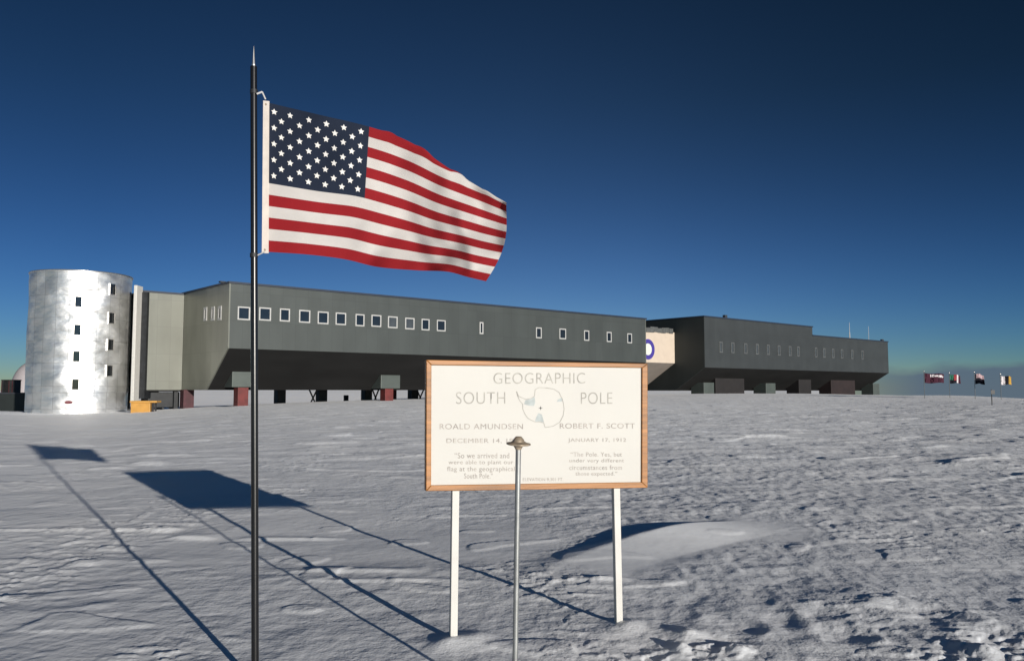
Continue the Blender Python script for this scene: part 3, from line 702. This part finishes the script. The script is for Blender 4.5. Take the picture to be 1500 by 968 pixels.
def flag_pt(u, v, off=0.0):
    t = catmull(TOP, u); b = catmull(BOT, u)
    k = float(sst(.5, .95, u)) * 1.6                 # stripes rolled over at the upper fly corner
    v0 = k / 13
    back = 0.0
    if v < v0: back = (v0 - v) * .85; w = 0
    else: w = (v - v0) / (1 - v0)
    px = t[0] + (b[0] - t[0]) * w + 13 * u ** 4 * math.sin(math.pi * w ** 1.15)
    py = t[1] + (b[1] - t[1]) * w
    py -= 3.2 * max(0.0, math.sin(u * 44)) * float(sst(.42, .5, u)) * (1 - float(sst(.8, .95, u))) * max(0.0, 1 - w * 9)
    py += 3.0 * math.sin(u * 9.5 + .6) * math.sin(math.pi * w) * min(1, u * 3)
    d = PD + .05 + .16 * u + back
    d += .095 * min(1, u * 2.2) * math.sin(6.0 * u + 2.2 * w + 3.6) + .046 * u * math.sin(17 * u - 3.5 * w) + .010 * min(1, u * 4) * math.sin(26 * u + 9 * w)
    d += .10 * float(sst(.72, 1.0, u)) * math.sin(math.pi * 1.6 * w + .4)
    d += .0065 * math.sin(62 * u + 6 * math.sin(3.2 * w + .5)) * float(sst(.5, .7, u)) * (.4 + .6 * math.sin(math.pi * w)) + .016 * math.sin(34 * u - 8 * w) * float(sst(.5, .8, u)) + .006 * math.sin(48 * u + 12 * w) * float(sst(.1, .5, u))
    return at_depth(px, py, d + off)
FL = MB(); nu, per = 110, 4; nv = 13 * per
grid = [[flag_pt(i / nu, j / nv) for i in range(nu + 1)] for j in range(nv + 1)]
vs = [p for row in grid for p in row]; fs, ms = [], []
for j in range(nv):
    for i in range(nu):
        a = j * (nu + 1) + i; fs.append((a, a + 1, a + nu + 2, a + nu + 1))
        st = j // per; ms.append(2 if (i < nu * .4 and st < 7) else (st % 2))
FL.v = [tuple(p) for p in vs]; FL.f = fs; FL.m = ms; FL.sm = [True] * len(fs)
for row in range(9):
    cols_ = 6 if row % 2 == 0 else 5
    for c in range(cols_):
        uc = .4 * ((c * 2 + 1 + (row % 2)) / 12); vc = (7 / 13) * ((row + 1) / 10)
        e = .002; P = flag_pt(uc, vc); du = (flag_pt(uc + e, vc) - P) / e; dv = (flag_pt(uc, vc + e) - P) / e
        nrm = du.cross(dv).normalized()
        if nrm.y > 0: nrm = -nrm
        r = .0195
        for sgn in (1, -1):
            pts = [P + nrm * .0035 * sgn]
            rot = random.uniform(-.1, .1)
            for k in range(10):
                rr = r if k % 2 == 0 else r * .5; a = math.pi / 2 + rot + k * math.pi / 5
                uu = uc + rr * math.cos(a) / du.length; vv = vc - rr * math.sin(a) / dv.length
                pts.append(flag_pt(min(max(uu, 0), 1), min(max(vv, 0), 1)) + nrm * .0035 * sgn)
            FL.add(pts, [(0, 1 + k, 1 + (k + 1) % 10) for k in range(10)], 3, True)
fme = bpy.data.meshes.new('flag'); fme.from_pydata(FL.v, [], FL.f)
for mm in (M_fr, M_fw, M_fb, M_star): fme.materials.append(mm)
fme.polygons.foreach_set('material_index', FL.m); fme.polygons.foreach_set('use_smooth', FL.sm); fme.update()
flag = bpy.data.objects.new('flag', fme); COL.objects.link(flag)
tag(flag, 'large red, white and navy star-spangled flag streaming to the right from the black pole', 'flag')
m = MB(); h0 = at_depth(385.5, 147.5, PD); h1 = at_depth(394.5, 148.5, PD + .05); h2 = at_depth(393.5, 371, PD + .05); h3 = at_depth(383.5, 371, PD)
off = Vector((0, .004, 0)); m.add([h0, h1, h2, h3, h0 + off, h1 + off, h2 + off, h3 + off], [(0, 1, 2, 3), (7, 6, 5, 4), (0, 4, 5, 1), (1, 5, 6, 2), (2, 6, 7, 3), (3, 7, 4, 0)])
m.build('header_band', M_canvas, flag)
for px, py in ((389.5, 153), (387.8, 366)):
    g_ = MB(); c = at_depth(px, py, PD + .018); g_.tube(c, c + Vector((0, -.004, 0)), .006, n=12); g_.build('grommet', M_brass, flag)

# ------------------------------------------------------------------ the sign board
SL = at_height(665, 940, 0); SR = at_height(908, 918, 0)
sx = Vector((SR.x - SL.x, SR.y - SL.y, 0)); slen = sx.length; sx.normalize(); sy = Vector((-sx.y, sx.x, 0)); SA = math.atan2(sx.y, sx.x)
G = empty('sign_board', (SL.x, SL.y, 0), SA, 'wood-framed cream sign board reading Geographic South Pole on two white posts', 'sign')
def sloc(p): d = Vector(p) - SL; return d.dot(sx), d.dot(sy), p[2]
def son(px, py, t=-.03): return sloc(on_plane(px, py, SL + sy * t, sy))
for pa, pb_, nm in (((668, 712), (665, 945), 0), ((903.8, 712), (908.3, 922), 1)):
    a = Vector(son(*pa, t=.03)); b = Vector(son(*pb_, t=.03)); d_ = (a - b).normalized(); b2 = b - d_ * .25; a2 = a + d_ * .6
    hw = .0235; m = MB(); vs = []
    for c in (b2, a2):
        for dx, dy in ((-hw, 0), (hw, 0), (hw, .045), (-hw, .045)): vs.append((c.x + dx, c.y + dy, c.z))
    m.add(vs, [(0, 1, 2, 3), (4, 5, 6, 7), (0, 1, 5, 4), (1, 2, 6, 5), (2, 3, 7, 6), (3, 0, 4, 7)]); m.build('post', M_post, G, bevel=.003)
TL, TRr, BR, BL = [Vector(son(*q)) for q in ((624.5, 527), (948.5, 532.5), (948.5, 714), (624, 719))]
iTL, iTR, iBR, iBL = [Vector(son(*q)) for q in ((632, 534.5), (940.5, 538.5), (940, 706), (631.5, 710.5))]
def slab(name, quad, y0, y1, mt, parent, bevel=0):
    m = MB(); vs = [(p.x, y, p.z) for y in (y0, y1) for p in quad]
    m.add(vs, [(0, 1, 2, 3), (4, 5, 6, 7), (0, 1, 5, 4), (1, 2, 6, 5), (2, 3, 7, 6), (3, 0, 4, 7)]); return m.build(name, mt, parent, bevel)
slab('panel', [iTL + Vector((-.01, 0, .01)), iTR + Vector((.01, 0, .01)), iBR + Vector((.01, 0, -.01)), iBL + Vector((-.01, 0, -.01))], -.018, .012, M_board, G)
fr = empty('frame', (0, 0, 0)); fr.parent = G
slab('top_rail', [TL, TRr, iTR, iTL], -.036, .026, M_wood, fr, .004); slab('bottom_rail', [iBL, iBR, BR, BL], -.036, .026, M_wood, fr, .004)
slab('side_rail', [TL, iTL, iBL, BL], -.034, .024, M_wood, fr, .004); slab('side_rail', [iTR, TRr, BR, iBR], -.034, .024, M_wood, fr, .004)
panel_parent = G
def text(s, x0, x1, y0, y1, mt, name='lettering', bold=0.0, shear=0.0):
    cu = bpy.data.curves.new(name, 'FONT'); cu.body = s; cu.size = 1; cu.offset = bold; cu.shear = shear; cu.space_character = 1.08
    tmp = bpy.data.objects.new(name, cu); COL.objects.link(tmp); dg = bpy.context.evaluated_depsgraph_get()
    me = bpy.data.meshes.new_from_object(tmp.evaluated_get(dg)); COL.objects.unlink(tmp); bpy.data.objects.remove(tmp)
    xs = [v.co.x for v in me.vertices]; ys = [v.co.y for v in me.vertices]; bx0, bx1, by0, by1 = min(xs), max(xs), min(ys), max(ys)
    a = Vector(son(x0, y0, -.019)); b = Vector(son(x1, y0, -.019)); c = Vector(son(x0, y1, -.019))
    for v in me.vertices:
        u = (v.co.x - bx0) / (bx1 - bx0); w = (v.co.y - by0) / (by1 - by0)
        q = c + (b - a) * u + (a - c) * w; v.co = (q.x, -.0195, q.z)
    me.materials.clear(); me.materials.append(mt); o = bpy.data.objects.new(name, me); COL.objects.link(o); o.parent = panel_parent; return o
text('GEOGRAPHIC', 723, 857, 546, 562, M_text, bold=-.012); text('SOUTH', 668, 740, 574, 591.5, M_text, bold=-.012); text('POLE', 851, 897, 574.5, 591.5, M_text, bold=-.012)
text('ROALD AMUNDSEN', 644, 766, 620.5, 628.5, M_text2, bold=.0); text('ROBERT F. SCOTT', 820, 930, 619.8, 627.5, M_text2, bold=.0)
text('DECEMBER 14, 1911', 654, 762, 642, 649.5, M_text2); text('JANUARY 17, 1912', 832, 917, 641.5, 648.5, M_text2)
for s, x0, x1, y0, y1 in (('\u201cSo we arrived and', 666, 746, 663, 671), ('were able to plant our', 657, 752, 673.5, 681.5), ('flag at the geographical', 655, 754, 683, 692), ('South Pole.\u201d', 680, 722, 693, 700.5),
                          ('\u201cThe Pole. Yes, but', 836, 911, 662, 669.5), ('under very different', 834, 914, 671.5, 678.5), ('circumstances from', 834, 911, 681, 688), ('those expected.\u201d', 843, 904, 690.5, 698)):
    text(s, x0, x1, y0, y1, M_text2)
text('ELEVATION 9,301 FT.', 766, 825, 699.5, 705, M_text2)
def cr(x, y): return 600 + x / 4.054, 510 + y / 4.054
outline = [(635, 256), (648, 285), (690, 303), (722, 298), (742, 283), (746, 245), (768, 233), (812, 235), (856, 242), (888, 262), (898, 285), (907, 300), (913, 325), (918, 360), (912, 400), (892, 438), (852, 462), (805, 470), (796, 442), (770, 436), (745, 437), (718, 424), (700, 412), (684, 388), (672, 360), (672, 332), (655, 312), (642, 285), (635, 256)]
m = MB(); pts = [Vector(son(*cr(*q), t=-.019)) for q in outline]; w_ = .0018
for a, b in zip(pts, pts[1:]):
    d_ = (b - a); d_.y = 0; d_.normalize(); n_ = Vector((-d_.z, 0, d_.x)) * w_
    m.add([(q.x, -.0197, q.z) for q in (a + n_, b + n_, b - n_, a - n_)], [(0, 1, 2, 3)])
m.build('map_outline', M_text, G)
for nm, poly in (('map_ice_shelf', [(688, 308), (722, 300), (742, 288), (746, 322), (738, 342), (708, 340), (680, 330)]), ('map_ice_shelf', [(765, 385), (785, 392), (798, 438), (770, 434), (745, 435), (752, 410)]), ('map_ice_shelf', [(905, 292), (906, 316), (874, 318), (880, 306)])):
    m = MB(); m.add([(lambda q: (q[0], -.0193, q[2]))(son(*cr(*q), t=-.019)) for q in poly], [tuple(range(len(poly)))]); m.build(nm, M_map, G)
m = MB(); q = son(*cr(778, 355), t=-.019); m.add([(q[0] - .017, -.0198, q[2]), (q[0], -.0198, q[2] + .003), (q[0] + .017, -.0198, q[2]), (q[0], -.0198, q[2] - .003)], [(0, 1, 2, 3)])
m.add([(q[0] - .004, -.01985, q[2]), (q[0], -.01985, q[2] + .014), (q[0] + .004, -.01985, q[2]), (q[0], -.01985, q[2] - .014)], [(0, 1, 2, 3)]); m.build('pole_mark', M_dark, G)

# ------------------------------------------------------------------ the pole marker rod
RD = 4.31
rt = at_depth(759.3, 655, RD); rb_ = at_depth(754, 1010, RD); d_ = (rt - rb_).normalized(); zg = gz(rb_.x, rb_.y); base2 = rb_ + d_ * ((zg - .3 - rb_.z) / d_.z)
K = empty('marker_rod', base2, 0, 'thin grey metal rod with a small bronze cap, in front of the sign board', 'survey marker')
m = MB(); m.tube(Vector((0, 0, 0)), rt - base2, .0138, n=20); m.build('rod', M_zinc, K)
m = MB(); c = rt - base2
def tl(prof, tilt, az, mb, n=36):
    b0 = len(mb.v); mb.lathe(prof, n); q = Matrix.Rotation(az, 4, 'Z') @ Matrix.Rotation(tilt, 4, 'X')
    for i in range(b0, len(mb.v)): mb.v[i] = tuple(q @ Vector(mb.v[i]) + c)
tl([(.015, -.012), (.0185, -.004), (.026, .008), (.030, .012), (.001, .013)], 0, 0, m); m.build('collar', M_brass, K)
m = MB(); tl([(.001, .012), (.058, .013), (.063, .015), (.064, .019), (.060, .022), (.040, .026), (.036, .030), (.001, .031)], R(5), R(35), m); m.build('flange', M_brass, K)
m = MB(); tl([(.034, .026), (.031, .034), (.026, .043), (.0195, .050), (.017, .053), (.015, .0555), (.001, .0565)], R(3), R(30), m); m.build('cap_knob', M_brass, K)
